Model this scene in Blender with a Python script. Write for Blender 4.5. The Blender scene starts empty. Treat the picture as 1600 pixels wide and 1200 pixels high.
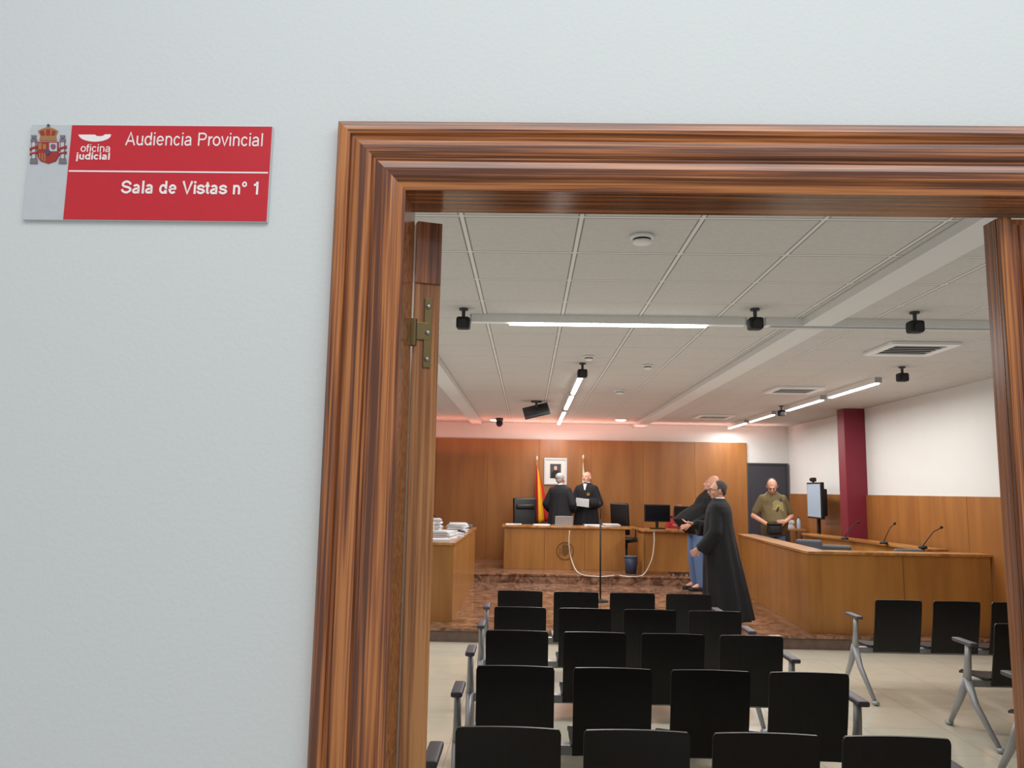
import bpy, bmesh, math, random
from mathutils import Vector, Matrix
random.seed(4)
S = bpy.context.scene
C = S.collection
PI = math.pi
S.view_settings.view_transform = 'Standard'

# ---------------------------------------------------------------- camera
CAMZ = 1.70
Yc = Vector((25, -165, -1240)).normalized()
Zc = Vector((164, 9339, -1240)); Zc = (Zc - Zc.dot(Yc) * Yc).normalized()
Xc = Yc.cross(Zc)
R = Matrix((Xc, Yc, Zc))
cam_d = bpy.data.cameras.new('camera'); cam = bpy.data.objects.new('camera', cam_d); C.objects.link(cam)
cam_d.sensor_fit = 'HORIZONTAL'; cam_d.sensor_width = 36; cam_d.lens = 1240 * 36 / 1600
cam_d.clip_start = 0.05; cam_d.clip_end = 100
cam.matrix_world = Matrix.Translation((0, 0, CAMZ)) @ R.to_4x4()
S.camera = cam
def ray(px, py): return R @ Vector((px - 800, 600 - py, -1240))
def onY(px, py, Y):
    d = ray(px, py); t = Y / d.y; return Vector((d.x * t, Y, CAMZ + d.z * t))
def onZ(px, py, Z):
    d = ray(px, py); t = (Z - CAMZ) / d.z; return Vector((d.x * t, d.y * t, Z))

# ---------------------------------------------------------------- materials
def lin(c):
    return tuple(((v / 255) / 12.92 if v / 255 <= .04045 else ((v / 255 + .055) / 1.055) ** 2.4) for v in c) + (1,)
def mat(name, col, rough=.5, metal=0, emit=0, bump=0, bscale=60, var=0, coat=0):
    m = bpy.data.materials.new(name); m.use_nodes = True
    nt = m.node_tree; b = nt.nodes['Principled BSDF']
    b.inputs['Base Color'].default_value = lin(col); b.inputs['Roughness'].default_value = rough
    b.inputs['Metallic'].default_value = metal
    if coat: b.inputs['Coat Weight'].default_value = coat; b.inputs['Coat Roughness'].default_value = .12
    if emit:
        b.inputs['Emission Color'].default_value = lin(col); b.inputs['Emission Strength'].default_value = emit
    tc = nt.nodes.new('ShaderNodeTexCoord'); n = nt.nodes.new('ShaderNodeTexNoise')
    n.inputs['Scale'].default_value = bscale; n.inputs['Detail'].default_value = 4
    nt.links.new(tc.outputs['Object'], n.inputs['Vector'])
    if bump:
        bp = nt.nodes.new('ShaderNodeBump'); bp.inputs['Strength'].default_value = bump; bp.inputs['Distance'].default_value = .004
        nt.links.new(n.outputs['Fac'], bp.inputs['Height']); nt.links.new(bp.outputs['Normal'], b.inputs['Normal'])
    mx = nt.nodes.new('ShaderNodeMix'); mx.data_type = 'RGBA'; mx.blend_type = 'MIX'
    c = lin(col); v = var if var else .06
    mx.inputs[6].default_value = tuple(x * (1 - v) for x in c[:3]) + (1,)
    mx.inputs[7].default_value = tuple(min(1, x * (1 + v)) for x in c[:3]) + (1,)
    nt.links.new(n.outputs['Fac'], mx.inputs[0]); nt.links.new(mx.outputs[2], b.inputs['Base Color'])
    return m
def wood(name, dark, mid, light, axis='z', scale=40, rough=.3, stretch=.06, coat=.3, lo=.35, hi=.68, dist=.3, fine=.25):
    m = bpy.data.materials.new(name); m.use_nodes = True
    nt = m.node_tree; b = nt.nodes['Principled BSDF']
    tc = nt.nodes.new('ShaderNodeTexCoord'); mp = nt.nodes.new('ShaderNodeMapping')
    s = [1, 1, 1]; s['xyz'.index(axis)] = stretch
    mp.inputs['Scale'].default_value = s
    n = nt.nodes.new('ShaderNodeTexNoise'); n.inputs['Scale'].default_value = scale; n.inputs['Detail'].default_value = 5
    n.inputs['Distortion'].default_value = dist
    n2 = nt.nodes.new('ShaderNodeTexNoise'); n2.inputs['Scale'].default_value = scale * 4; n2.inputs['Detail'].default_value = 3
    ad = nt.nodes.new('ShaderNodeMath'); ad.operation = 'MULTIPLY_ADD'; ad.inputs[1].default_value = fine
    r = nt.nodes.new('ShaderNodeValToRGB')
    e = r.color_ramp.elements; e[0].position = lo; e[0].color = lin(dark); e[1].position = hi; e[1].color = lin(light)
    k = e.new((lo + hi) / 2); k.color = lin(mid)
    nt.links.new(tc.outputs['Object'], mp.inputs['Vector'])
    nt.links.new(mp.outputs[0], n.inputs['Vector']); nt.links.new(mp.outputs[0], n2.inputs['Vector'])
    sb = nt.nodes.new('ShaderNodeMath'); sb.operation = 'SUBTRACT'; sb.inputs[1].default_value = fine / 2
    nt.links.new(n2.outputs['Fac'], ad.inputs[0]); nt.links.new(n.outputs['Fac'], ad.inputs[2])
    nt.links.new(ad.outputs[0], sb.inputs[0]); nt.links.new(sb.outputs[0], r.inputs[0])
    nt.links.new(r.outputs[0], b.inputs['Base Color'])
    b.inputs['Roughness'].default_value = rough; b.inputs['Coat Weight'].default_value = coat; b.inputs['Coat Roughness'].default_value = .15
    bp = nt.nodes.new('ShaderNodeBump'); bp.inputs['Strength'].default_value = .15; bp.inputs['Distance'].default_value = .002
    nt.links.new(sb.outputs[0], bp.inputs['Height']); nt.links.new(bp.outputs['Normal'], b.inputs['Normal'])
    return m
def grid_mat(name, col, linecol, size, ox, oy, lw, rough, var=.05, nscale=8, edge=None, stone=None, ew=.006):
    """square tiles with joint lines, in object x/y"""
    m = bpy.data.materials.new(name); m.use_nodes = True
    nt = m.node_tree; N = nt.nodes.new; L = nt.links.new; b = nt.nodes['Principled BSDF']
    tc = N('ShaderNodeTexCoord'); sp = N('ShaderNodeSeparateXYZ'); L(tc.outputs['Object'], sp.inputs[0])
    outs = []
    for ax, o in ((0, ox), (1, oy)):
        a = N('ShaderNodeMath'); a.operation = 'SUBTRACT'; a.inputs[1].default_value = o - size / 2; L(sp.outputs[ax], a.inputs[0])
        w = N('ShaderNodeMath'); w.operation = 'WRAP'; w.inputs[1].default_value = size; w.inputs[2].default_value = 0; L(a.outputs[0], w.inputs[0])
        c = N('ShaderNodeMath'); c.operation = 'SUBTRACT'; c.inputs[1].default_value = size / 2; L(w.outputs[0], c.inputs[0])
        ab = N('ShaderNodeMath'); ab.operation = 'ABSOLUTE'; L(c.outputs[0], ab.inputs[0]); outs.append(ab)
    mn = N('ShaderNodeMath'); mn.operation = 'MINIMUM'; L(outs[0].outputs[0], mn.inputs[0]); L(outs[1].outputs[0], mn.inputs[1])
    lt = N('ShaderNodeMath'); lt.operation = 'LESS_THAN'; lt.inputs[1].default_value = lw; L(mn.outputs[0], lt.inputs[0])
    n = N('ShaderNodeTexNoise'); n.inputs['Scale'].default_value = nscale; n.inputs['Detail'].default_value = 6; L(tc.outputs['Object'], n.inputs['Vector'])
    r = N('ShaderNodeValToRGB'); e = r.color_ramp.elements
    c = lin(col)
    if stone:
        e[0].position = .38; e[0].color = lin(stone); e[1].position = .62; e[1].color = c; n.inputs['Distortion'].default_value = 1.2
    else:
        e[0].position = .3; e[0].color = tuple(x * (1 - var) for x in c[:3]) + (1,); e[1].position = .7; e[1].color = tuple(x * (1 + var) for x in c[:3]) + (1,)
    L(n.outputs['Fac'], r.inputs[0])
    base = r.outputs[0]
    if edge:  # shadow line along both sides of the bars, painted into the colour
        l2 = N('ShaderNodeMath'); l2.operation = 'LESS_THAN'; l2.inputs[1].default_value = lw + ew; L(mn.outputs[0], l2.inputs[0])
        m2 = N('ShaderNodeMix'); m2.data_type = 'RGBA'; L(l2.outputs[0], m2.inputs[0]); L(base, m2.inputs[6]); m2.inputs[7].default_value = lin(edge)
        base = m2.outputs[2]
    mx = N('ShaderNodeMix'); mx.data_type = 'RGBA'; L(lt.outputs[0], mx.inputs[0]); L(base, mx.inputs[6]); mx.inputs[7].default_value = lin(linecol)
    L(mx.outputs[2], b.inputs['Base Color']); b.inputs['Roughness'].default_value = rough
    return m

M = {}
M['plaster'] = mat('white plaster', (214, 219, 220), .75, bump=.16, bscale=130, var=.01)
M['room_white'] = mat('room white paint', (212, 212, 209), .8, var=.02, bscale=5)
M['frame_v'] = wood('varnished pine upright', (92, 44, 12), (148, 82, 34), (188, 118, 58), 'z', 90, .26, .012, .5, .38, .64, .15, .6)
M['frame_h'] = wood('varnished pine header', (92, 44, 12), (148, 82, 34), (188, 118, 58), 'x', 90, .26, .012, .5, .38, .64, .15, .6)
M['leaf_edge'] = wood('door edge wood', (128, 76, 34), (164, 106, 54), (184, 128, 74), 'z', 60, .4, .02, .2, .38, .64, .15, .5)
M['leaf_dark'] = wood('door face wood', (92, 42, 12), (144, 78, 30), (172, 100, 44), 'z', 70, .25, .015, .6, .38, .64, .15, .5)
M['panel'] = wood('wall veneer', (142, 90, 42), (152, 99, 47), (160, 106, 52), 'z', 4, .4, .12, .2)
M['veneer'] = wood('counter veneer', (154, 104, 50), (166, 114, 56), (174, 121, 61), 'z', 5, .35, .12, .3)
M['ledge'] = wood('counter ledge', (150, 98, 48), (178, 124, 66), (194, 142, 84), 'y', 8, .3, .1, .4)
M['ceil'] = grid_mat('ceiling tiles', (194, 192, 187), (218, 217, 212), .605, .25, 4.45, .010, .9, .04, 30, edge=(128, 127, 123), ew=.008)  # edge colour paints the shadow beside the grid bars
M['floor'] = grid_mat('cream floor tile', (216, 210, 192), (186, 178, 160), .6, .1, .2, .003, .08, .04, 6)
M['marble'] = grid_mat('brown marble', (168, 130, 106), (104, 80, 66), .6, .1, 9.15, .003, .07, .2, 7, stone=(98, 68, 52))
M['riser'] = mat('dark marble riser', (112, 92, 82), .25, var=.35, bscale=12)
M['black'] = mat('black plastic', (15, 15, 17), .42, bump=.05)
M['matte'] = mat('matte black', (20, 20, 22), .7)
M['robe'] = mat('black robe cloth', (17, 18, 24), .85, bump=.2, bscale=150)
M['grey'] = mat('grey metal', (160, 162, 166), .4, .3)
M['arm'] = mat('mauve grey armrest', (84, 78, 88), .5)
M['darkgrey'] = mat('dark grey', (60, 62, 66), .6)
M['slate'] = mat('slate door', (52, 52, 60), .5)
M['white'] = mat('white plastic', (225, 226, 224), .5)
M['paper'] = mat('paper', (232, 234, 238), .8)
M['kraft'] = mat('blue grey folder', (120, 128, 150), .8)
M['tube'] = mat('lit diffuser', (255, 252, 246), .5, emit=9)
M['tubeoff'] = mat('pale diffuser', (188, 190, 190), .4)
M['glow'] = mat('downlight glow', (255, 244, 232), .5, emit=5)
M['red'] = mat('sign red', (200, 30, 46), .35)
M['silver'] = mat('sign silver', (198, 202, 208), .4, .05)
M['signwhite'] = mat('sign lettering white', (244, 240, 240), .5)
M['burg'] = mat('burgundy paint', (116, 24, 42), .6)
M['brass'] = mat('dull brass', (120, 104, 70), .4, .8)
M['steel'] = mat('screw steel', (170, 168, 160), .3, .9)
M['screen'] = mat('dark screen', (16, 18, 24), .2)
M['lit_screen'] = mat('pale screen', (150, 168, 184), .4, emit=.2)
M['skin'] = mat('skin', (216, 162, 138), .55, var=.05, bscale=20)
M['lip'] = mat('lips', (160, 94, 86), .5)
M['hair_grey'] = mat('grey hair', (158, 156, 154), .8, bump=.4, bscale=200, var=.3)
M['hair_dark'] = mat('dark hair', (58, 50, 46), .8, bump=.4, bscale=200, var=.3)
M['hair_salt'] = mat('salt and pepper hair', (74, 66, 63), .8, bump=.4, bscale=200, var=.35)
M['hair_red'] = mat('auburn hair', (134, 74, 48), .8, bump=.4, bscale=200, var=.3)
M['eyew'] = mat('eye white', (225, 222, 218), .3)
M['iris'] = mat('iris', (40, 28, 22), .3)
M['jeans'] = mat('blue denim', (92, 118, 158), .85, var=.15, bscale=60)
M['olive'] = mat('olive cotton', (106, 92, 60), .85, var=.1)
M['redcloth'] = mat('red cotton', (168, 40, 44), .85)
M['blackshirt'] = mat('black cotton', (22, 22, 25), .9)
M['trouser'] = mat('dark trousers', (34, 34, 40), .9)
M['fyel'] = mat('flag yellow', (236, 176, 30), .8)
M['fred'] = mat('flag red', (190, 28, 36), .8)
M['blue'] = mat('blue bin', (44, 56, 84), .5)
M['gold'] = mat('gold', (190, 142, 60), .35, .6)
M['mat_board'] = mat('picture mat', (214, 214, 206), .8)
M['cable'] = mat('white cable', (214, 208, 198), .5)
M['greyfab'] = mat('grey fabric', (84, 88, 94), .85)
M['e_red'] = mat('crest red', (160, 44, 40), .5); M['e_gold'] = mat('crest gold', (170, 120, 70), .5)
M['e_blue'] = mat('crest blue', (70, 74, 110), .5); M['e_grey'] = mat('crest grey', (120, 114, 122), .5)
M['purple'] = mat('crest purple', (128, 84, 110), .5)

# ---------------------------------------------------------------- helpers
def build(name, bm, m, parent=None, smooth=False, loc=None):
    me = bpy.data.meshes.new(name); bmesh.ops.recalc_face_normals(bm, faces=bm.faces); bm.to_mesh(me); bm.free()
    for x in (m if isinstance(m, (list, tuple)) else [m]): me.materials.append(x)
    if smooth:
        for p in me.polygons: p.use_smooth = True
    o = bpy.data.objects.new(name, me); C.objects.link(o)
    if parent: o.parent = parent
    if loc is not None: o.location = loc
    return o
def tag(o, label, cat, group=None):
    o['label'] = label; o['category'] = cat
    if group: o['group'] = group
    return o
def thing(name, label, cat, loc=(0, 0, 0), rz=0, group=None):
    o = bpy.data.objects.new(name, None); C.objects.link(o); o.location = loc; o.rotation_euler = (0, 0, rz)
    o.empty_display_size = .1
    return tag(o, label, cat, group)
def struct(o):
    o['kind'] = 'structure'; return o
def NB(): return bmesh.new()
def merge(bm, b, mi=None):
    if mi is not None:
        for f in b.faces: f.material_index = mi
    t = bpy.data.meshes.new('t'); b.to_mesh(t); b.free(); bm.from_mesh(t); bpy.data.meshes.remove(t)
def box(bm, c, s, r=0, rot=None, seg=2, mi=None):
    b = NB(); bmesh.ops.create_cube(b, size=1); bmesh.ops.scale(b, vec=Vector(s), verts=b.verts)
    if r: bmesh.ops.bevel(b, geom=list(b.edges), offset=r, segments=seg, affect='EDGES', profile=.6)
    if rot is not None: bmesh.ops.transform(b, matrix=rot.to_4x4(), verts=b.verts)
    bmesh.ops.translate(b, vec=Vector(c), verts=b.verts); merge(bm, b, mi); return bm
def bx(bm, x0, x1, y0, y1, z0, z1, r=0):
    return box(bm, ((x0 + x1) / 2, (y0 + y1) / 2, (z0 + z1) / 2), (x1 - x0, y1 - y0, z1 - z0), r)
def ell(bm, c, r, rot=None, n=16, mi=None):
    b = NB(); bmesh.ops.create_uvsphere(b, u_segments=n, v_segments=max(6, n * 2 // 3), radius=1)
    bmesh.ops.scale(b, vec=Vector(r), verts=b.verts)
    if rot is not None: bmesh.ops.transform(b, matrix=rot.to_4x4(), verts=b.verts)
    bmesh.ops.translate(b, vec=Vector(c), verts=b.verts); merge(bm, b, mi); return bm
def loft(bm, rings, closed=True, mi=0):
    vs = [[bm.verts.new(p) for p in r] for r in rings]; n = len(rings[0])
    for a, b in zip(vs, vs[1:]):
        for i in range(n):
            f = bm.faces.new((a[i], a[(i + 1) % n], b[(i + 1) % n], b[i])); f.material_index = mi
    if closed:
        for r in (vs[0][::-1], vs[-1]):
            f = bm.faces.new(r); f.material_index = mi
    return bm
def tube(bm, pts, rad, n=10, mi=0, flat=1):
    pts = [Vector(p) for p in pts]
    if not isinstance(rad, (list, tuple)): rad = [rad] * len(pts)
    rings = []; up = None
    for i, p in enumerate(pts):
        t = (pts[min(i + 1, len(pts) - 1)] - pts[max(i - 1, 0)]).normalized()
        if up is None:
            up = Vector((0, 0, 1)) if abs(t.z) < .9 else Vector((0, 1, 0))
        a = t.cross(up).normalized(); b = a.cross(t).normalized(); up = b
        rings.append([p + rad[i] * (math.cos(2 * PI * k / n) * a + flat * math.sin(2 * PI * k / n) * b) for k in range(n)])
    return loft(bm, rings, mi=mi)
def limb(bm, pts, rad, n=14):
    for (a, b), (r0, r1) in zip(zip(pts, pts[1:]), zip(rad, rad[1:])): tube(bm, [a, b], [r0, r1], n)
    for p, r in zip(pts, rad): ell(bm, p, (r, r, r), n=12)
def lathe(bm, prof, c=(0, 0, 0), n=20):
    c = Vector(c)
    return loft(bm, [[c + Vector((r * math.cos(2 * PI * k / n), r * math.sin(2 * PI * k / n), z)) for k in range(n)] for r, z in prof])
def prism(bm, pts, y0, y1, mi=0):
    a = [bm.verts.new((x, y0, z)) for x, z in pts]; b = [bm.verts.new((x, y1, z)) for x, z in pts]; n = len(pts)
    fs = [bm.faces.new(a), bm.faces.new(b[::-1])] + [bm.faces.new((a[i], b[i], b[(i + 1) % n], a[(i + 1) % n])) for i in range(n)]
    for f in fs: f.material_index = mi
    return bm
def seg(bm, p0, p1, z0, z1, th, r=0, off=0):
    p0 = Vector(p0[:2]); p1 = Vector(p1[:2]); d = (p1 - p0); n = Vector((d.y, -d.x)).normalized()
    a = math.atan2(d.y, d.x); c = (p0 + p1) / 2 + n * (th / 2 + off)
    return box(bm, (c.x, c.y, (z0 + z1) / 2), (d.length, th, z1 - z0), r, Matrix.Rotation(a, 3, 'Z'))
def slab(bm, fn, nu, nv, th):
    th = Vector(th); A = [[bm.verts.new(Vector(fn(i / nu, j / nv))) for i in range(nu + 1)] for j in range(nv + 1)]
    B = [[bm.verts.new(v.co + th) for v in row] for row in A]
    for j in range(nv):
        for i in range(nu):
            bm.faces.new((A[j][i], A[j][i + 1], A[j + 1][i + 1], A[j + 1][i]))
            bm.faces.new((B[j][i], B[j + 1][i], B[j + 1][i + 1], B[j][i + 1]))
    for j in range(nv):
        bm.faces.new((A[j][0], A[j + 1][0], B[j + 1][0], B[j][0])); bm.faces.new((A[j][nu], B[j][nu], B[j + 1][nu], A[j + 1][nu]))
    for i in range(nu):
        bm.faces.new((A[0][i], B[0][i], B[0][i + 1], A[0][i + 1])); bm.faces.new((A[nv][i], A[nv][i + 1], B[nv][i + 1], B[nv][i]))
    return bm
def voxel(o, size, sm=4):
    m = o.modifiers.new('r', 'REMESH'); m.mode = 'VOXEL'; m.voxel_size = size; m.use_smooth_shade = True
    s = o.modifiers.new('s', 'SMOOTH'); s.factor = .5; s.iterations = sm
    dg = bpy.context.evaluated_depsgraph_get(); dg.update()
    me = bpy.data.meshes.new_from_object(o.evaluated_get(dg)); old = o.data; mats = list(old.materials)
    o.modifiers.clear(); o.data = me
    me.materials.clear()
    for x in mats: me.materials.append(x)
    for p in me.polygons: p.use_smooth = True; p.material_index = 0
    bpy.data.meshes.remove(old); me.name = o.name
    return o

# ---------------------------------------------------------------- setting
XL, XR, YB, ZC = -4.0, 5.3, 16.35, 3.06
Z1, Z2 = .15, .30
OL, OR_, OT = -.199, 1.66, 2.165      # door opening
b = NB(); bx(b, -4.1, 5.4, -2.5, 16.5, -.1, 0); struct(build('floor', b, M['floor']))
b = NB(); bx(b, -4.1, OL - .02, 1.20, 1.29, 0, 3.3); bx(b, OR_ + .02, 5.4, 1.20, 1.29, 0, 3.3); bx(b, OL - .02, OR_ + .02, 1.20, 1.29, OT + .02, 3.3)
struct(build('wall_front', b, M['plaster']))
b = NB(); bx(b, XL - .1, XL, 1.29, 16.5, 0, 3.2); struct(build('wall_left', b, M['room_white']))
b = NB(); bx(b, XR, XR + .1, 1.29, 16.5, 0, 3.2); struct(build('wall_right', b, M['room_white']))
b = NB(); bx(b, XL, XR, YB, YB + .1, 0, 3.2); struct(build('wall_back', b, M['room_white']))
b = NB(); bx(b, XL, XR, 1.29, YB, ZC, ZC + .1); struct(build('ceiling', b, M['ceil']))
b = NB(); bx(b, 2.12, 2.34, 1.29, YB, 3.0, ZC - .001, .004); struct(build('trim_7', b, M['room_white']))
b = NB(); bx(b, -1.16, -.96, 1.29, YB, 3.0, ZC - .001, .004); struct(build('trim_8', b, M['room_white']))
# dais
b = NB(); bx(b, XL, XR, 9.15, YB, .0, Z1 - .03); struct(build('dais', b, M['riser']))
b = NB(); bx(b, XL, XR, 9.13, YB, Z1 - .03, Z1, .004); struct(build('dais_floor', b, M['marble']))
b = NB(); bx(b, XL, XR, 13.62, YB, Z1, Z2 - .03); struct(build('upper_dais', b, M['marble']))
b = NB(); bx(b, XL, XR, 13.60, YB, Z2 - .03, Z2, .004); struct(build('upper_dais_floor', b, M['marble']))
# back wall panelling: boards
pr = onY(1168, 760, YB - .05).x
ptop = onY(925, 688, YB - .05).z
b = NB(); n = 8; w = (pr - XL) / n
for i in range(n): bx(b, XL + i * w + .0015, XL + (i + 1) * w - .0015, YB - .05, YB - .001, Z2, ptop, .0015)
struct(build('trim_5', b, M['panel']))
b = NB()
y = 1.35
while y < 16.2:
    bx(b, XR - .03, XR - .001, y, min(y + 1.2, 16.3) - .006, 0 if y < 9 else Z1, 1.71, .003); y += 1.2
struct(build('trim_6', b, M['panel']))
# dark door in back wall
dl = onY(1171, 800, YB - .06); drr = onY(1231, 800, YB - .06); dt = onY(1200, 726, YB - .06).z
d3 = bpy.data.objects.new('door_3', None); C.objects.link(d3); struct(d3)
b = NB(); bx(b, dl.x, drr.x, YB - .05, YB - .001, Z2, dt, .005); build('door_leaf', b, M['slate'], d3)
b = NB(); bx(b, dl.x - .03, dl.x, YB - .07, YB - .001, Z2, dt + .03); bx(b, drr.x, drr.x + .03, YB - .07, YB - .001, Z2, dt + .03); bx(b, dl.x, drr.x, YB - .07, YB - .001, dt, dt + .03)
build('door_casing', b, M['darkgrey'], d3)
b = NB(); tube(b, [(dl.x + .08, YB - .06, 1.3), (dl.x + .08, YB - .1, 1.3), (dl.x + .18, YB - .1, 1.3)], .01); build('handle', b, M['steel'], d3)
# burgundy pillar
b = NB(); bx(b, 4.97, XR - .001, 12.6, 12.88, Z1, ZC - .001, .01); o = struct(build('pillar', b, M['burg']))

# ---------------------------------------------------------------- door frame
X0, ZT = -.308, 2.272; W = OL - X0
prof = [(0, 0), (0, .017), (.004, .021), (.014, .022), (.020, .021), (.023, .016), (.027, .0155), (.031, .0175), (.040, .020), (.050, .020), (.055, .018), (.058, .014),
        (.061, .014), (.065, .016), (.076, .018), (.088, .017), (.093, .014), (.097, .011), (.104, .009), (W, .007), (W, 0)]
b = NB(); loft(b, [[(X0 + u, 1.2 - v, 0) for u, v in prof], [(X0 + u, 1.2 - v, ZT - u) for u, v in prof]]); struct(build('trim_1', b, M['frame_v']))
XE = OR_ + W
b = NB(); loft(b, [[(X0 + u, 1.2 - v, ZT - u) for u, v in prof], [(XE - u, 1.2 - v, ZT - u) for u, v in prof]]); struct(build('trim_2', b, M['frame_h']))
b = NB(); loft(b, [[(XE - u, 1.2 - v, 0) for u, v in prof], [(XE - u, 1.2 - v, ZT - u) for u, v in prof]]); struct(build('trim_3', b, M['frame_v']))
b = NB(); bx(b, OL - .02, OL, 1.2, 1.298, 0, OT); bx(b, OR_, OR_ + .02, 1.2, 1.298, 0, OT); bx(b, OL - .02, OR_ + .02, 1.2, 1.298, OT, OT + .02)
struct(build('trim_4', b, M['frame_h']))

# open left leaf
A = Vector((-.196, 1.305, 0))
d1 = bpy.data.objects.new('door_1', None); C.objects.link(d1); struct(d1); d1.location = A; d1.rotation_euler = (0, 0, math.radians(109))
b = NB(); bx(b, .004, .91, -.045, 0, .01, 2.152, .002); build('door_leaf', b, M['leaf_edge'], d1)
b = NB(); bx(b, 0, .004, -.044, -.001, 2.045, 2.152); build('edge_cap', b, M['leaf_dark'], d1)
for yy in (-.0455, .0005):
    b = NB()
    for z0, z1 in ((.2, .95), (1.1, 2.0)):
        for (x0, x1, za, zb) in ((.12, .79, z0, z0 + .02), (.12, .79, z1 - .02, z1), (.12, .14, z0, z1), (.77, .79, z0, z1)):
            bx(b, x0, x1, yy - .004, yy + .004, za, zb)
    build('panel_moulding', b, M['leaf_dark'], d1)
def hinge(z0, z1):
    b = NB(); bx(b, .001, .004, -.031, -.018, z0, z1, .001); h = build('hinge', b, M['brass'], d1)
    b = NB(); tube(b, [(-.004, .002, z0 + .035), (-.004, .002, z1 - .04)], .007); build('hinge_knuckle', b, M['brass'], h)
    b = NB(); box(b, (.002, -.012, (z0 + z1) / 2 + .002), (.003, .03, .03), .001); build('hinge_plate', b, M['brass'], h)
    for z in (z0 + .015, (z0 + z1) / 2, z1 - .015):
        b = NB(); ell(b, (0, -.0245, z), (.003, .0045, .0045), n=10); build('screw', b, M['steel'], h)
hinge(1.90, 2.02); hinge(.25, .37)

# closed right leaf
d2 = bpy.data.objects.new('door_2', None); C.objects.link(d2); struct(d2); d2.location = (.754, 1.25, 0)
LW = OR_ - .754 - .002
b = NB(); bx(b, 0, LW, .012, .045, .01, 2.150); build('door_leaf', b, M['leaf_dark'], d2)
b = NB(); bx(b, 0, .020, 0, .012, .01, 2.150, .003); build('meeting_stile', b, M['frame_v'], d2)
b = NB(); tube(b, [(.027, .010, .02), (.027, .010, 2.14)], .006); tube(b, [(.040, .012, .02), (.040, .012, 2.14)], .004); bx(b, .05, LW - .1, .004, .014, .06, 2.09, .004)
build('panel_moulding', b, M['leaf_dark'], d2)

# ---------------------------------------------------------------- sign
YS = 1.194
def sg(pts): return [(onY(x, y, YS).x, onY(x, y, YS).z) for x, y in pts]
sx0, sx1 = onY(42, 270, YS).x, onY(422, 270, YS).x
sz1, sz0 = onY(240, 196, YS).z, onY(225, 345, YS).z
sxm = onY(106, 270, YS).x
sign = thing('wall_sign', 'red and silver rectangular sign with crest and white lettering beside the door', 'sign', ((sx0 + sx1) / 2, 1.2, sz0))
def spart(name, b, m, **k):
    o = build(name, b, m, sign, **k); o.data.transform(Matrix.Translation(-sign.location)); return o
b = NB(); bx(b, sx0, sx1, YS, 1.1995, sz0, sz1, .0008); spart('backing_plate', b, M['silver'])
b = NB(); bx(b, sxm, sx1 - .001, YS - .0008, YS, sz0 + .001, sz1 - .001); spart('red_panel', b, M['red'])
zl = onY(262, 269, YS).z
b = NB(); bx(b, sxm + .002, sx1 - .003, YS - .0014, YS - .0008, zl - .0012, zl + .0012); spart('dividing_line', b, M['signwhite'])
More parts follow.
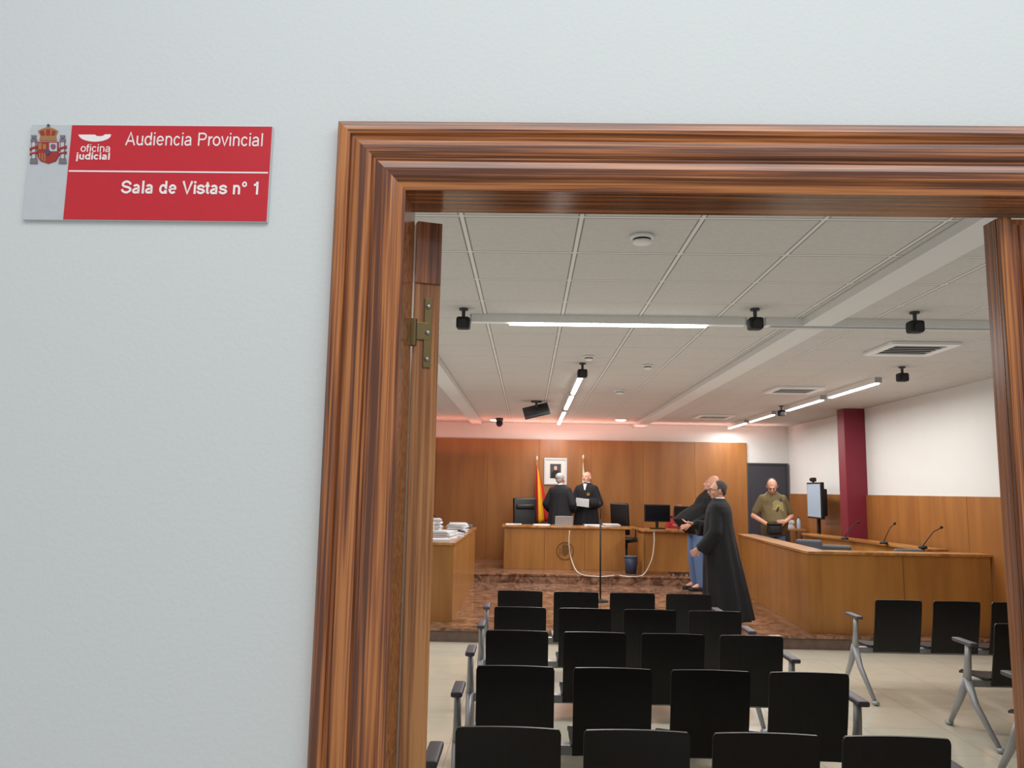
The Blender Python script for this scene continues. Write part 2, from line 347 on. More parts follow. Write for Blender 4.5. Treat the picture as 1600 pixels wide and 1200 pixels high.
# own grotesque stroke letters
def arc(cx, cy, rx, ry, a0, a1, n=14): return [(cx + rx * math.cos(math.radians(a0 + (a1 - a0) * i / n)), cy + ry * math.sin(math.radians(a0 + (a1 - a0) * i / n))) for i in range(n + 1)]
def crom(P, n=6):
    out = []
    for i in range(len(P) - 1):
        p = [Vector(P[j]) for j in (max(i - 1, 0), i, i + 1, min(i + 2, len(P) - 1))]
        for k in range(n):
            s = k / n; v = .5 * ((2 * p[1]) + (p[2] - p[0]) * s + (2 * p[0] - 5 * p[1] + 4 * p[2] - p[3]) * s * s + (3 * p[1] - p[0] - 3 * p[2] + p[3]) * s ** 3); out.append((v.x, v.y))
    out.append(tuple(P[-1])); return out
def glyph(ch, w):
    h = w / 2; X = .525; K = .72
    if ch == ' ': return [], .278
    if ch == 'o': return [arc(.278, X / 2, .24 - h + .005, X / 2 + .008 - h, 0, 360, 28)], .556
    if ch == 'n': return [[(.07 + h, 0), (.07 + h, X)], [(.07 + h, .30)] + arc(.28, X - .19, .21 - h, .20 - h, 180, 0, 12) + [(.49 - h, 0)]], .556
    if ch == 'u': return [[(.49 - h, 0), (.49 - h, X)], [(.07 + h, X), (.07 + h, .2)] + arc(.28, .19, .21 - h, .20 - h, 180, 360, 12)], .556
    if ch == 'd': return [[(.495 - h, 0), (.495 - h, K)], arc(.265, X / 2, .23 - h + .0, X / 2 + .008 - h, 0, 360, 28)], .556
    if ch == 'i': return [[(.111, 0), (.111, X)], [(.111, K - w * 1.05), (.111, K)]], .222
    if ch == 'l': return [[(.111, 0), (.111, K)]], .222
    if ch == 'j': return [[(.111, X), (.111, -.10)] + arc(.02, -.11, .09, .10 - h, 0, -80, 6), [(.111, K - w * 1.05), (.111, K)]], .222
    if ch == 'e': return [[(.05, .27), (.51 - h, .27)] + arc(.275, X / 2, .235 - h, X / 2 + .008 - h, 2, 322, 24)], .556
    if ch == 'c': return [arc(.26, X / 2, .225 - h, X / 2 + .008 - h, 35, 325, 22)], .5
    if ch == 'r': return [[(.07 + h, 0), (.07 + h, X)], [(.07 + h, .28)] + arc(.33, .30, .26 - h, .225 - h, 175, 90, 8)], .333
    if ch == 'v': return [[(.01 + h, X), (.25, h * .6), (.49 - h, X)]], .5
    if ch == 't': return [[(.135, .67), (.135, .12)] + arc(.135 + .10, .12, .10, .12 - h, 180, 275, 6), [(.01, X - h), (.265, X - h)]], .278
    if ch == 'f': return [[(.12, 0), (.12, .58)] + arc(.22, .59, .10, .13 - h, 180, 85, 6), [(.01, X - h), (.265, X - h)]], .278
    if ch in 'sS':
        a, H_, wd = (.0, X, .5) if ch == 's' else (0, K, .667)
        P = [(.885, .72), (.80, .88), (.5, 1), (.19, .88), (.13, .71), (.24, .58), (.5, .51), (.79, .42), (.90, .27), (.80, .11), (.5, 0), (.18, .11), (.08, .29)]
        return [crom([(wd * (.5 + (x - .5) * (1 - w * .6)), h - .008 + y * (H_ + .016 - w)) for x, y in P], 5)], wd
    if ch == 'a':
        return [arc(.26, X - .16, .19 - h + .01, .165 - h, 165, 0, 12) + [(.46 - h, .12)] + arc(.46 - h + .06, .10, .06, .10 - h, 180, 265, 4),
                [(.46 - h, .31), (.36, .285), (.22, .262)] + arc(.195, .148, .165 - h, .155 - h, 95, 275, 10) + crom([(.30, h + .01), (.40, .07), (.46 - h, .19)], 4)], .556
    if ch == 'A': return [[(.01 + h, 0), (.333, K - h * .4), (.656 - h, 0)], [(.14, .23), (.53, .23)]], .667
    if ch == 'V': return [[(.01 + h, K), (.333, h * .4), (.656 - h, K)]], .667
    if ch == 'P': return [[(.08 + h, 0), (.08 + h, K)], [(.08 + h, K - h), (.40, K - h)] + arc(.40, .515, .22 - h, .205 - h, 90, -90, 12) + [(.08 + h, .31 + h)]], .667
    if ch == 'º': return [arc(.18, .57, .14 - h * .6, .15 - h * .6, 0, 360, 18)], .365
    if ch == '1': return [[(.31, 0), (.31, K)], crom([(.10, .53), (.2, .55), (.27, .61), (.30, .70)], 4)], .45
def lettering(body, x0, y0, x1, y1, w, base=None):
    strokes = []; cx = 0
    for ch in body:
        g, adv = glyph(ch, w); ww = w * (.7 if ch == 'º' else 1)
        for s in g: strokes.append(([(x + cx, y) for x, y in s], ww))
        cx += adv
    quads = []
    for s, ww in strokes:
        P = [Vector(p) for p in s]; closed = (P[0] - P[-1]).length < 1e-4; L_, R_ = [], []
        for i, p in enumerate(P):
            a = P[i - 1] if i else (P[-2] if closed else None); c = P[i + 1] if i < len(P) - 1 else (P[1] if closed else None)
            d0 = (p - a).normalized() if a is not None else None; d1 = (c - p).normalized() if c is not None else None
            if d0 is None: d0 = d1
            if d1 is None: d1 = d0
            n0 = Vector((-d0.y, d0.x)); n1 = Vector((-d1.y, d1.x)); m = n0 + n1
            m = m.normalized() if m.length > .2 else n0
            k = min(1.25, 1 / max(.5, m.dot(n0))); L_.append(p + m * ww / 2 * k); R_.append(p - m * ww / 2 * k)
        for i in range(len(P) - 1): quads.append((L_[i], L_[i + 1], R_[i + 1], R_[i]))
    xs = [v.x for q in quads for v in q]; ys = [v.y for q in quads for v in q]; mnx, mxx, mny, mxy = min(xs), max(xs), min(ys), max(ys)
    p0 = onY(x0, (y0 + y1) / 2, YS); p1 = onY(x1, (y0 + y1) / 2, YS); zt_ = onY((x0 + x1) / 2, y0, YS).z; zb_ = onY((x0 + x1) / 2, y1, YS).z
    b = NB(); e = 0
    for q in quads:
        e = (e + 1) % 7
        prism(b, [(p0.x + (v.x - mnx) / (mxx - mnx) * (p1.x - p0.x), zb_ + (v.y - mny) / (mxy - mny) * (zt_ - zb_)) for v in q], YS - .0016 - e * .00001, YS - .0008)
    return spart('lettering', b, M['signwhite'])
lettering('Audiencia Provincial', 197, 207, 411, 229, .082)['label'] = 'words Audiencia Provincial'
lettering('Sala de Vistas nº 1', 190, 283, 404, 305, .12)['label'] = 'words Sala de Vistas nº 1'
lettering('oficina', 127, 226, 173, 238, .085)['label'] = 'word oficina'
lettering('judicial', 120, 239, 172, 253, .125)['label'] = 'word judicial'
bowl = [(123, 211), (149, 211), (152, 213), (157, 213.6), (162, 212.6), (165, 210.6), (174, 210.5)] + [(149 + 25 * math.cos(a), 211.5 + 10.5 * math.sin(a)) for a in [PI * k / 14 for k in range(1, 14)]]
b = NB(); prism(b, sg(bowl), YS - .0016, YS - .0008); spart('logo_mark', b, M['signwhite'])
# crest
ys0, ys1 = YS - .0014, YS
def crest(name, m, polys, dy=0):
    b = NB()
    for p in polys: prism(b, sg(p), ys0 - dy, ys1)
    return spart(name, b, m)
crest('crest_shield', M['e_red'], [[(59, 222), (92, 222), (92, 245), (88, 252), (76, 256), (64, 252), (59, 245)]])
crest('crest_quarter', M['e_gold'], [[(61, 224), (66, 224), (66, 234), (61, 234)], [(68, 226), (73, 226), (73, 234), (68, 234)], [(62, 240), (64, 240), (64, 250), (62, 247)], [(66, 240), (68, 240), (68, 252), (66, 251)], [(70, 240), (72, 240), (72, 253), (70, 253)]], .0005)
crest('crest_quarter', M['silver'], [[(78, 224), (90, 224), (90, 237), (78, 237)]], .0005)
crest('crest_quarter', M['purple'], [[(81, 226), (87, 226), (89, 230), (86, 235), (82, 234), (80, 230)]], .0008)
crest('crest_centre', M['e_blue'], [[(72, 235), (79, 235), (79, 240), (75.5, 244), (72, 240)]], .0010)
crest('crest_crown', M['e_gold'], [[(62, 220), (64, 212), (60, 205), (66, 202), (72, 200), (76, 198), (80, 200), (86, 202), (91, 205), (88, 212), (89, 220)]])
crest('crown_lining', M['e_red'], [[(65, 212), (63, 206), (69, 204), (71, 212)], [(73, 212), (73, 203), (79, 203), (79, 212)], [(81, 212), (83, 204), (88, 206), (86, 212)]], .0005)
crest('crown_cross', M['e_grey'], [[(75, 194), (77, 194), (77, 199), (75, 199)], [(73.5, 195.5), (78.5, 195.5), (78.5, 197), (73.5, 197)]])
for s in (-1, 1):
    cx = 76 + s * 22.5
    crest('crest_column', M['silver'], [[(cx - 3, 222), (cx + 3, 222), (cx + 3, 249), (cx - 3, 249)]], .0002)
    crest('column_outline', M['e_grey'], [[(cx - 5, 218), (cx + 5, 218), (cx + 4, 223), (cx - 4, 223)], [(cx - 5, 248), (cx + 5, 248), (cx + 6, 256), (cx - 6, 256)], [(cx - 3.4, 222), (cx - 2.4, 222), (cx - 2.4, 249), (cx - 3.4, 249)], [(cx + 2.4, 222), (cx + 3.4, 222), (cx + 3.4, 249), (cx + 2.4, 249)], [(cx - 4, 212), (cx + 4, 212), (cx + 3, 217), (cx - 3, 217)]], .0004)
    crest('crest_ribbon', M['e_red'], [[(cx - 6, 232), (cx + 6, 228), (cx + 6, 232), (cx - 6, 236)], [(cx - 6, 240), (cx + 6, 237), (cx + 6, 240), (cx - 6, 243)]], .0007)

# ---------------------------------------------------------------- bench seating
def back_fn(u, v):
    v = 1 - (1 - v) ** 1.6
    hw = .196 - .010 * max(0, (v - .96) / .04) ** 2
    x = (u * 2 - 1) * hw
    return (x, .085 * (1 - v) ** 1.3 + .018 * (1 - (u * 2 - 1) ** 2), .375 + v * .445)
def seat_fn(u, v):
    x = (u * 2 - 1) * .20
    return (x, .085 + v * .41, .415 - .02 * math.sin(v * PI * .9) + (-.03 * max(0, (v - .85) / .15) ** 2) + .012 * abs(u * 2 - 1) ** 2)
b = NB(); slab(b, back_fn, 10, 14, (0, -.014, 0)); backp = build('backrest', b, M['black'], smooth=False); bm_back = backp.data
b = NB(); slab(b, seat_fn, 8, 10, (0, 0, -.014)); seatp = build('seat', b, M['black']); bm_seat = seatp.data
for o in (backp, seatp): bpy.data.objects.remove(o)
b = NB(); box(b, (0, .20, .655), (.06, .26, .028), .012, seg=3); me_arm = build('armrest', b, M['arm'], smooth=True)
b = NB()
tube(b, [(0, .16, .64), (0, .17, .52), (0, .20, .37)], [.018, .02, .026], 10, flat=1.6)
me_post = build('arm_post', b, M['grey'], smooth=True)
b = NB(); tube(b, [(0, .20, .40), (0, .10, .24), (0, -.16, .03)], [.028, .022, .015], 10, flat=1.3); ell(b, (0, -.18, .018), (.03, .035, .018))
tube(b, [(0, .20, .40), (0, .30, .24), (0, .46, .03)], [.028, .022, .015], 10, flat=1.3); ell(b, (0, .48, .018), (.03, .035, .018))
me_leg = build('leg', b, M['grey'], smooth=True)
md = {k: o.data for k, o in (('armrest', me_arm), ('arm_post', me_post), ('leg', me_leg))}
for o in (me_arm, me_post, me_leg): bpy.data.objects.remove(o)
def link(name, me, par, loc):
    o = bpy.data.objects.new(name, me); C.objects.link(o); o.parent = par; o.location = loc; return o
def bench(x0, y, n, label, rz=0, P=.49):
    t = thing('beam_seat', label, 'row of seats', (x0, y, 0), rz, 'rows of linked black seats')
    for i in range(n):
        link('backrest', bm_back, t, (i * P, 0, 0)); link('seat', bm_seat, t, (i * P, 0, 0))
    b = NB(); bx(b, -.30, (n - 1) * P + .30, .17, .23, .345, .395, .004); build('beam', b, M['grey'], t)
    for i in range(n):
        b = NB(); bx(b, i * P - .02, i * P + .02, .09, .34, .385, .402); build('seat_bracket', b, M['grey'], t)
    for x in (-.30, (n - 1) * P + .30):
        link('armrest', md['armrest'], t, (x, 0, 0)); l = link('leg', md['leg'], t, (x, 0, 0)); link('arm_post', md['arm_post'], t, (x, 0, 0))
    return t
rows = [(3.10, 'nearest row of four linked black seats, only its backrest tops showing', -.06, .476), (4.14, 'second row of linked black seats from the doorway', -.05, .487),
        (5.15, 'middle row of the five long rows of linked black seats', -.055, .487), (6.16, 'fourth row of linked black seats from the doorway', -.045, .487),
        (7.14, 'farthest long row of linked black seats, closest to the judges', -.055, .49)]
for y, l, x, P in rows: bench(x, y, 4, l, 0, P)
bench(3.17, 7.02, 4, 'row of black seats in front of the right wooden counter', 0)
bench(3.50, 5.85, 3, 'row of black seats with grey arm showing beside the closed door leaf')
bench(3.20, 4.72, 3, 'row on the right nearest the doorway, mostly hidden by the closed leaf')

# ---------------------------------------------------------------- counters
zt = 1.06
cr = thing('corner_counter', 'large L-shaped wooden counter on the right of the dais', 'counter', (3.21, 9.29, Z1))
def cpart(root, name, b, m):
    o = build(name, b, m, root); o.data.transform(Matrix.Translation(-root.location)); return o
P0, P1 = Vector((3.21, 9.29)), Vector((3.37, 12.95))
xs = [3.21, 4.27, 5.255]
for a, c in zip(xs, xs[1:]):
    b = NB(); bx(b, a + .003, c - .003, 9.29, 9.31, Z1 + .001, zt - .03, .002); cpart(cr, 'front_panel', b, M['veneer'])
for k in range(3):
    a = P0.lerp(P1, k / 3); c = P0.lerp(P1, (k + 1) / 3); d = (c - a).normalized() * .003
    b = NB(); seg(b, a + d + Vector((0, .022 if k == 0 else 0)), c - d, Z1 + .001, zt - .03, .02, .002); cpart(cr, 'side_panel', b, M['veneer'])
b = NB(); bx(b, 3.19, 5.26, 9.27, 9.55, zt - .03, zt, .004); seg(b, P0 + Vector((-.02, .28)), P1 + Vector((-.02, 0)), zt - .03, zt, .28, .004); cpart(cr, 'ledge', b, M['ledge'])
b = NB(); seg(b, P1 + Vector((0, -.02)), P1 + Vector((.28, -.02)), Z1 + .001, zt - .031, .02); cpart(cr, 'end_panel', b, M['veneer'])
# side desk along the right wall
Q0, Q1 = Vector((4.92, 10.05)), Vector((4.54, 13.45))
sd = thing('side_desk', 'narrow wooden desk behind the corner counter, along the right wall', 'desk', (4.92, 10.05, Z1))
b = NB(); seg(b, Q0, Q1, zt - .03, zt, .28, .004); cpart(sd, 'desk_top', b, M['ledge'])
b = NB(); seg(b, Q0 + Vector((.02, .02)), Q1 + Vector((.02, -.02)), Z1 + .001, zt - .03, .02); cpart(sd, 'front_panel', b, M['veneer'])
# left counter
lc = thing('side_counter', 'long wooden counter with files on it, partly hidden by the open door', 'counter', (-.87, 9.55, Z1))
for y0, y1 in ((9.57, 10.85), (10.86, 12.15), (12.16, 13.45)):
    b = NB(); bx(b, -.89, -.87, y0, y1, Z1 + .001, zt - .03, .002); cpart(lc, 'side_panel', b, M['veneer'])
b = NB(); bx(b, -1.75, -.87, 9.55, 9.57, Z1 + .001, zt - .03, .002); cpart(lc, 'front_panel', b, M['veneer'])
b = NB(); bx(b, -1.80, -.85, 9.53, 13.47, zt - .03, zt, .004); cpart(lc, 'counter_top', b, M['ledge'])
b = NB(); bx(b, -1.75, -1.73, 9.57, 13.45, Z1 + .001, zt - .03); cpart(lc, 'rear_panel', b, M['veneer'])
# judges' bench
jl = onZ(786, 890, Z2); jr = onZ(981, 895, Z2); YJ = 14.45
jb = thing('judges_bench', 'wooden judges bench with a round crest, centre of the dais', 'bench desk', (jl.x, YJ, Z2))
m3 = [jl.x + (jr.x - jl.x) * k / 3 for k in range(4)]
for a, c in zip(m3, m3[1:]):
    b = NB(); bx(b, a + .002, c - .002, YJ, YJ + .02, Z2 + .001, zt - .035, .002); cpart(jb, 'front_panel', b, M['veneer'])
b = NB(); bx(b, jl.x - .04, jr.x + .22, YJ - .04, YJ + .58, zt - .035, zt, .005); cpart(jb, 'desk_top', b, M['ledge'])
for x in (jl.x + .001, jr.x - .021):
    b = NB(); bx(b, x, x + .02, YJ + .022, YJ + .55, Z2 + .001, zt - .036); cpart(jb, 'side_panel', b, M['veneer'])
ec = onY(883, 861, YJ)
b = NB()
for k in range(24):
    a0, a1 = 2 * PI * k / 24, 2 * PI * (k + 1) / 24
    prism(b, [(ec.x + r * math.cos(a), ec.z + r * math.sin(a)) for r, a in ((.16, a0), (.16, a1), (.142, a1), (.142, a0))], YJ - .008, YJ)
prism(b, [(ec.x - .06, ec.z + .05), (ec.x + .06, ec.z + .05), (ec.x + .055, ec.z - .04), (ec.x, ec.z - .09), (ec.x - .055, ec.z - .04)], YJ - .008, YJ)
prism(b, [(ec.x - .05, ec.z + .06), (ec.x - .06, ec.z + .1), (ec.x, ec.z + .12), (ec.x + .06, ec.z + .1), (ec.x + .05, ec.z + .06)], YJ - .008, YJ)
for s in (-1, 1): prism(b, [(ec.x + s * .085, ec.z - .07), (ec.x + s * .1, ec.z - .07), (ec.x + s * .1, ec.z + .06), (ec.x + s * .085, ec.z + .06)], YJ - .008, YJ)
cpart(jb, 'crest', b, mat('faded crest gold', (104, 70, 28), .5))
# clerk desk
kl = onZ(1002, 897, Z2); YK = 13.78
ck = thing('clerk_desk', 'wooden clerk desk carrying computer screens, right of the judges bench', 'desk', (kl.x, YK, Z2))
kx1 = kl.x + 1.25
b = NB(); bx(b, kl.x - .03, kx1 + .03, YK - .03, YK + .62, zt - .035, zt, .005); cpart(ck, 'desk_top', b, M['ledge'])
b = NB(); bx(b, kl.x + .02, kx1 - .02, YK + .05, YK + .07, Z2 + .06, zt - .036); cpart(ck, 'front_panel', b, M['veneer'])
for x in (kl.x, kx1 - .02):
    b = NB(); bx(b, x, x + .02, YK, YK + .60, Z2 + .001, zt - .036); cpart(ck, 'side_panel', b, M['veneer'])

# ---------------------------------------------------------------- furniture on the dais
def office_chair(label, loc, rz, m, top=1.2, w=.5, group=None):
    t = thing('office_chair', label, 'chair', loc, rz, group)
    b = NB(); box(b, (0, 0, .48), (w * .95, .48, .09), .035, seg=3); build('seat', b, m, t, smooth=True)
    b = NB(); box(b, (0, .25, (top + .58) / 2), (w * .9, .08, top - .58), .035, Matrix.Rotation(-.1, 3, 'X'), seg=3); bk = build('backrest', b, m, t, smooth=True)
    b = NB(); box(b, (0, .22, top * .86), (w * .7, .05, .09), .02); build('back_cushion', b, m, bk, smooth=True)
    b = NB(); tube(b, [(0, 0, .1), (0, 0, .44)], .028); build('stem', b, M['darkgrey'], t, smooth=True)
    b = NB(); tube(b, [(0, .2, .46), (0, .29, .5), (0, .285, .66)], .02); build('back_bracket', b, M['darkgrey'], t)
    b = NB()
    for k in range(5):
        a = k * 2 * PI / 5; tube(b, [(0, 0, .1), (.24 * math.cos(a), .24 * math.sin(a), .07)], [.025, .015]); ell(b, (.24 * math.cos(a), .24 * math.sin(a), .03), (.03, .03, .03), n=10)
    build('base', b, M['darkgrey'], t)
    for s in (-1, 1):
        b = NB(); tube(b, [(s * w * .47, .02, .46), (s * w * .52, .02, .68)], .014); box(b, (s * w * .52, 0, .69), (.05, .26, .03), .01); build('armrest', b, M['darkgrey'], t)
    return t
pL = onY(825, 800, 15.45); pR = onY(976, 800, 15.5)
office_chair('black high-backed office chair behind the left end of the judges bench', (pL.x, 15.45, Z2), .25, M['black'], 1.24, .52)
office_chair('black office chair behind the right end of the judges bench', (pR.x + .03, 15.5, Z2), PI - .6, M['black'], 1.18, .42)
gc = [(4.02, 11.45, 'grey chair behind the corner counter, farthest back beside the side desk'), (3.98, 10.35, 'grey chair in the middle behind the corner counter'), (4.50, 9.9, 'grey chair behind the corner counter, nearest the right wall')]
for gx, gy, l in gc:
    office_chair(l, (gx, gy, Z1), PI if gy < 10 else 2.6, M['greyfab'], .935, .38, 'grey chairs behind the corner counter')

def gooseneck(base, head, label):
    base = Vector(base); head = Vector(head)
    t = thing('gooseneck_microphone', label, 'microphone', base, 0, 'desk microphones')
    h = head - base
    b = NB(); lathe(b, [(.05, 0), (.055, .01), (.045, .03), (.015, .035)]); build('base', b, M['matte'], t, smooth=True)
    pts = [Vector((0, 0, .03)), Vector((h.x * .25, h.y * .25, h.z * .42)), Vector((h.x * .6, h.y * .6, h.z * .8)), h * .97]
    b = NB(); tube(b, pts, .006, 8); build('stem', b, M['matte'], t, smooth=True)
    b = NB(); ell(b, h, (.02, .016, .018)); build('microphone_head', b, M['matte'], t, smooth=True)
mics = [((1320, 843), (1341, 816), 'gooseneck microphone on the side desk, farthest from the right door leaf'),
        ((1381, 850), (1398, 818), 'gooseneck microphone on the side desk, second from the burgundy pillar'),
        ((1442, 857), (1471, 824), 'gooseneck microphone on the side desk, nearest the right wall')]
for (a, c, l) in mics:
    p = onZ(a[0], a[1], zt + .001); q = onY(c[0], c[1], p.y - .03); gooseneck(p, q, l)
gooseneck((-1.62, 12.60, zt + .001), (-1.78, 12.58, zt + .25), 'gooseneck microphone on the left counter, nearest the open door')
gooseneck((-1.42, 13.05, zt + .001), (-1.58, 13.03, zt + .25), 'gooseneck microphone on the left counter, nearest the judges')

def papers(loc, sz, h, rz, label, m='paper', group='papers and files on the left counter'):
    b = NB(); n = max(2, int(h / .012))
    for k in range(n):
        box(b, (random.uniform(-.015, .015), random.uniform(-.015, .015), (k + .5) * h / n), (sz[0], sz[1], h / n * .96), 0, Matrix.Rotation(random.uniform(-.12, .12), 3, 'Z'))
    o = build('paper_stack', b, M[m], None, loc=loc); o.rotation_euler = (0, 0, rz); tag(o, label, 'papers', group)
T = zt + .001
papers((-1.05, 9.80, T), (.21, .30), .03, .2, 'loose white sheets at the near end of the left counter')
papers((-1.08, 10.35, T), (.24, .32), .10, -.3, 'thick white file on the left counter, second from the near end')
papers((-1.0, 10.85, T), (.21, .26), .05, .4, 'skewed sheets at the middle of the left counter')
papers((-1.45, 11.3, T), (.24, .34), .17, .1, 'tall stack of files on the left counter')
papers((-1.02, 11.75, T), (.24, .28), .13, -.1, 'pale file stack left of the counter edge, towards the judges')
papers((-1.08, 12.72, T), (.26, .3), .10, .2, 'white papers at the far end of the left counter')
papers((-1.42, 10.1, T), (.24, .32), .07, .1, 'blue grey folders left of the near white sheets', 'kraft')
papers((-1.44, 10.75, T), (.24, .32), .13, -.2, 'blue grey folder pile left of the skewed sheets', 'kraft')
papers((-1.42, 12.0, T), (.26, .34), .19, .05, 'tallest file stack on the left counter, near the far end', 'paper')
papers((-1.04, 13.18, T), (.24, .2), .05, .1, 'blue grey folder at the very far end of the left counter', 'kraft')
b = NB(); box(b, (0, 0, .03), (.3, .2, .06), .025, seg=3); ell(b, (.03, 0, .06), (.1, .07, .03)); o = build('black_bag', b, M['matte'], smooth=True, loc=(-1.04, 12.22, T)); tag(o, 'small soft black bag on the left counter by the files', 'bag')
b = NB(); box(b, (0, 0, .025), (.24, .3, .05), .02, seg=3); tube(b, [(-.06, .14, .03), (-.05, .2, .05), (.05, .2, .05), (.06, .14, .03)], .008, 8); o = build('black_folder', b, M['matte'], smooth=True, loc=(-1.0, 11.26, T)); tag(o, 'black folder lying on the near half of the left counter', 'folder')
# bench items
lp = onY(880, 822, YJ + .25)
t = thing('laptop', 'grey laptop open on the judges bench', 'laptop', (lp.x, YJ + .3, T), .1)
b = NB(); box(b, (0, 0, .008), (.33, .23, .016), .004); build('keyboard_base', b, M['grey'], t)
b = NB(); box(b, (0, -.12, .09), (.33, .01, .17), .004, Matrix.Rotation(.15, 3, 'X')); build('screen_lid', b, M['grey'], t)
for px, l, hh in ((802, 'papers on the left end of the judges bench', .02), (846, 'white sheets on the judges bench left of the laptop', .02), (925, 'white papers on the judges bench right of the laptop', .03), (955, 'stack of papers near the right end of the judges bench', .05)):
    p = onY(px, 822, YJ + .2); papers((p.x, YJ + .2, T), (.28, .22), hh, .1, l, group='papers on the judges bench')
def monitor(label, loc, rz, w=.5, h=.32, m='screen'):
    t = thing('computer_monitor', label, 'monitor', loc, rz)
    b = NB(); box(b, (0, 0, .01), (.24, .18, .02), .006); build('base', b, M['black'], t)
    b = NB(); box(b, (0, .02, .12), (.05, .03, .22), .006); build('stand', b, M['black'], t)
    b = NB(); box(b, (0, 0, .12 + h / 2), (w, .035, h), .008); s = build('casing', b, M['black'], t)
    b = NB(); bx(b, -w / 2 + .02, w / 2 - .02, -.0195, -.0176, .14, .10 + h); build('screen', b, M[m], s)
    return t
mp = onY(1027, 810, YK + .3); monitor('black computer monitor at the left of the clerk desk', (mp.x, YK + .3, T), .1, .46, .30)
mp2 = onY(1066, 810, YK + .35); monitor('black computer monitor on the clerk desk beside the man in black shirt', (mp2.x + .05, YK + .3, T), .2, .42, .28)
# waste bin
t = thing('waste_bin', 'dark blue waste bin between the bench and the clerk desk', 'bin', (kl.x - .17, 14.0, Z2))
b = NB(); lathe(b, [(.09, .001), (.10, .12), (.115, .28)], n=24); build('bin_body', b, M['blue'], t, smooth=True)
b = NB(); lathe(b, [(.116, .275), (.122, .28), (.122, .295), (.112, .297)], n=24); build('rim', b, M['greyfab'], t, smooth=True)
# cables
def cable(pts, label, r=.012):
    pts = [Vector(p) for p in pts]; out = []
    for i in range(len(pts) - 1):
        p0 = pts[max(i - 1, 0)]; p1 = pts[i]; p2 = pts[i + 1]; p3 = pts[min(i + 2, len(pts) - 1)]
        for k in range(6):
            s = k / 6; out.append(.5 * ((2 * p1) + (p2 - p0) * s + (2 * p0 - 5 * p1 + 4 * p2 - p3) * s * s + (3 * p1 - p0 - 3 * p2 + p3) * s ** 3))
    out.append(pts[-1]); b = NB(); tube(b, out, r, 8); o = build('power_cable', b, M['cable'], smooth=True); tag(o, label, 'cable')
cable([onY(890, 829, YJ - .06), onY(889, 850, YJ - .07), onY(893, 875, YJ - .1), onZ(905, 896, Z2 + .012), onZ(935, 901, Z2 + .012), onZ(960, 899, Z2 + .012)], 'white cable hanging down the front of the judges bench', .010)
cable([onY(1022, 832, YK - .05), onY(1022, 850, YK - .06), onY(1018, 875, YK - .09), onZ(1005, 898, Z2 + .012), onZ(985, 901, Z2 + .012), onZ(968, 899, Z2 + .012)], 'white cable looping down in front of the clerk desk', .010)
# microphone stand
sp_ = onZ(938, 940, Z1)
t = thing('microphone_stand', 'thin black microphone stand on the open dais floor', 'microphone stand', sp_)
b = NB(); lathe(b, [(.11, .001), (.11, .015), (.03, .03), (.014, .04)], n=24); build('base', b, M['matte'], t, smooth=True)
b = NB(); tube(b, [(0, 0, .03), (0, 0, 1.15)], .012, 10); build('pole', b, M['matte'], t, smooth=True)
b = NB(); tube(b, [(0, 0, 1.14), (0, .0, 1.25), (-.01, -.02, 1.34)], .007, 8); build('neck', b, M['matte'], t, smooth=True)
b = NB(); ell(b, (-.012, -.025, 1.36), (.02, .02, .035)); build('microphone_head', b, M['matte'], t, smooth=True)

# flags
def flag(px, Y, ztop, label, cols, cw, zb):
    p = onY(px, 780, Y)
    t = thing('flag', label, 'flag', (p.x, Y, Z2))
    b = NB(); lathe(b, [(.13, .001), (.13, .03), (.03, .06)], n=20); build('base', b, M['gold'], t, smooth=True)
    b = NB(); tube(b, [(0, 0, .05), (0, 0, ztop - Z2)], .013, 10); build('pole', b, M['gold'], t, smooth=True)
    b = NB(); ell(b, (0, 0, ztop - Z2 + .03), (.02, .02, .05)); build('finial', b, M['silver'], t, smooth=True)
    tot = sum(c[1] for c in cols); acc = 0
    H1 = ztop - Z2 - .08; H0 = zb - Z2
    for m, f in cols:
        u0 = acc / tot; u1 = (acc + f) / tot; acc += f
        def fn(u, v, u0=u0, u1=u1):
            uu = u0 + (u1 - u0) * u; spread = .25 + .75 * (1 - v) ** .8
            return ((uu * cw - .03) * spread, -.03 + .025 * math.sin(uu * 14 + v * 2) * (1.2 - v), H0 + v * (H1 - H0) - .25 * uu * v + .1 * uu * (1 - v))
        b = NB(); slab(b, fn, 8, 14, (0, -.004, 0)); build('flag_cloth', b, M[m], t, smooth=True)
flag(838, 16.12, 2.30, 'red and yellow flag draped on its pole beside the portrait', [('fred', 1), ('fyel', 1.6), ('fred', 1.3)], .30, 1.0)
flag(911, 16.14, 2.34, 'pale flag on a pole, its tip rising behind the bald judge', [('mat_board', 1), ('fred', .5)], .16, 1.0)
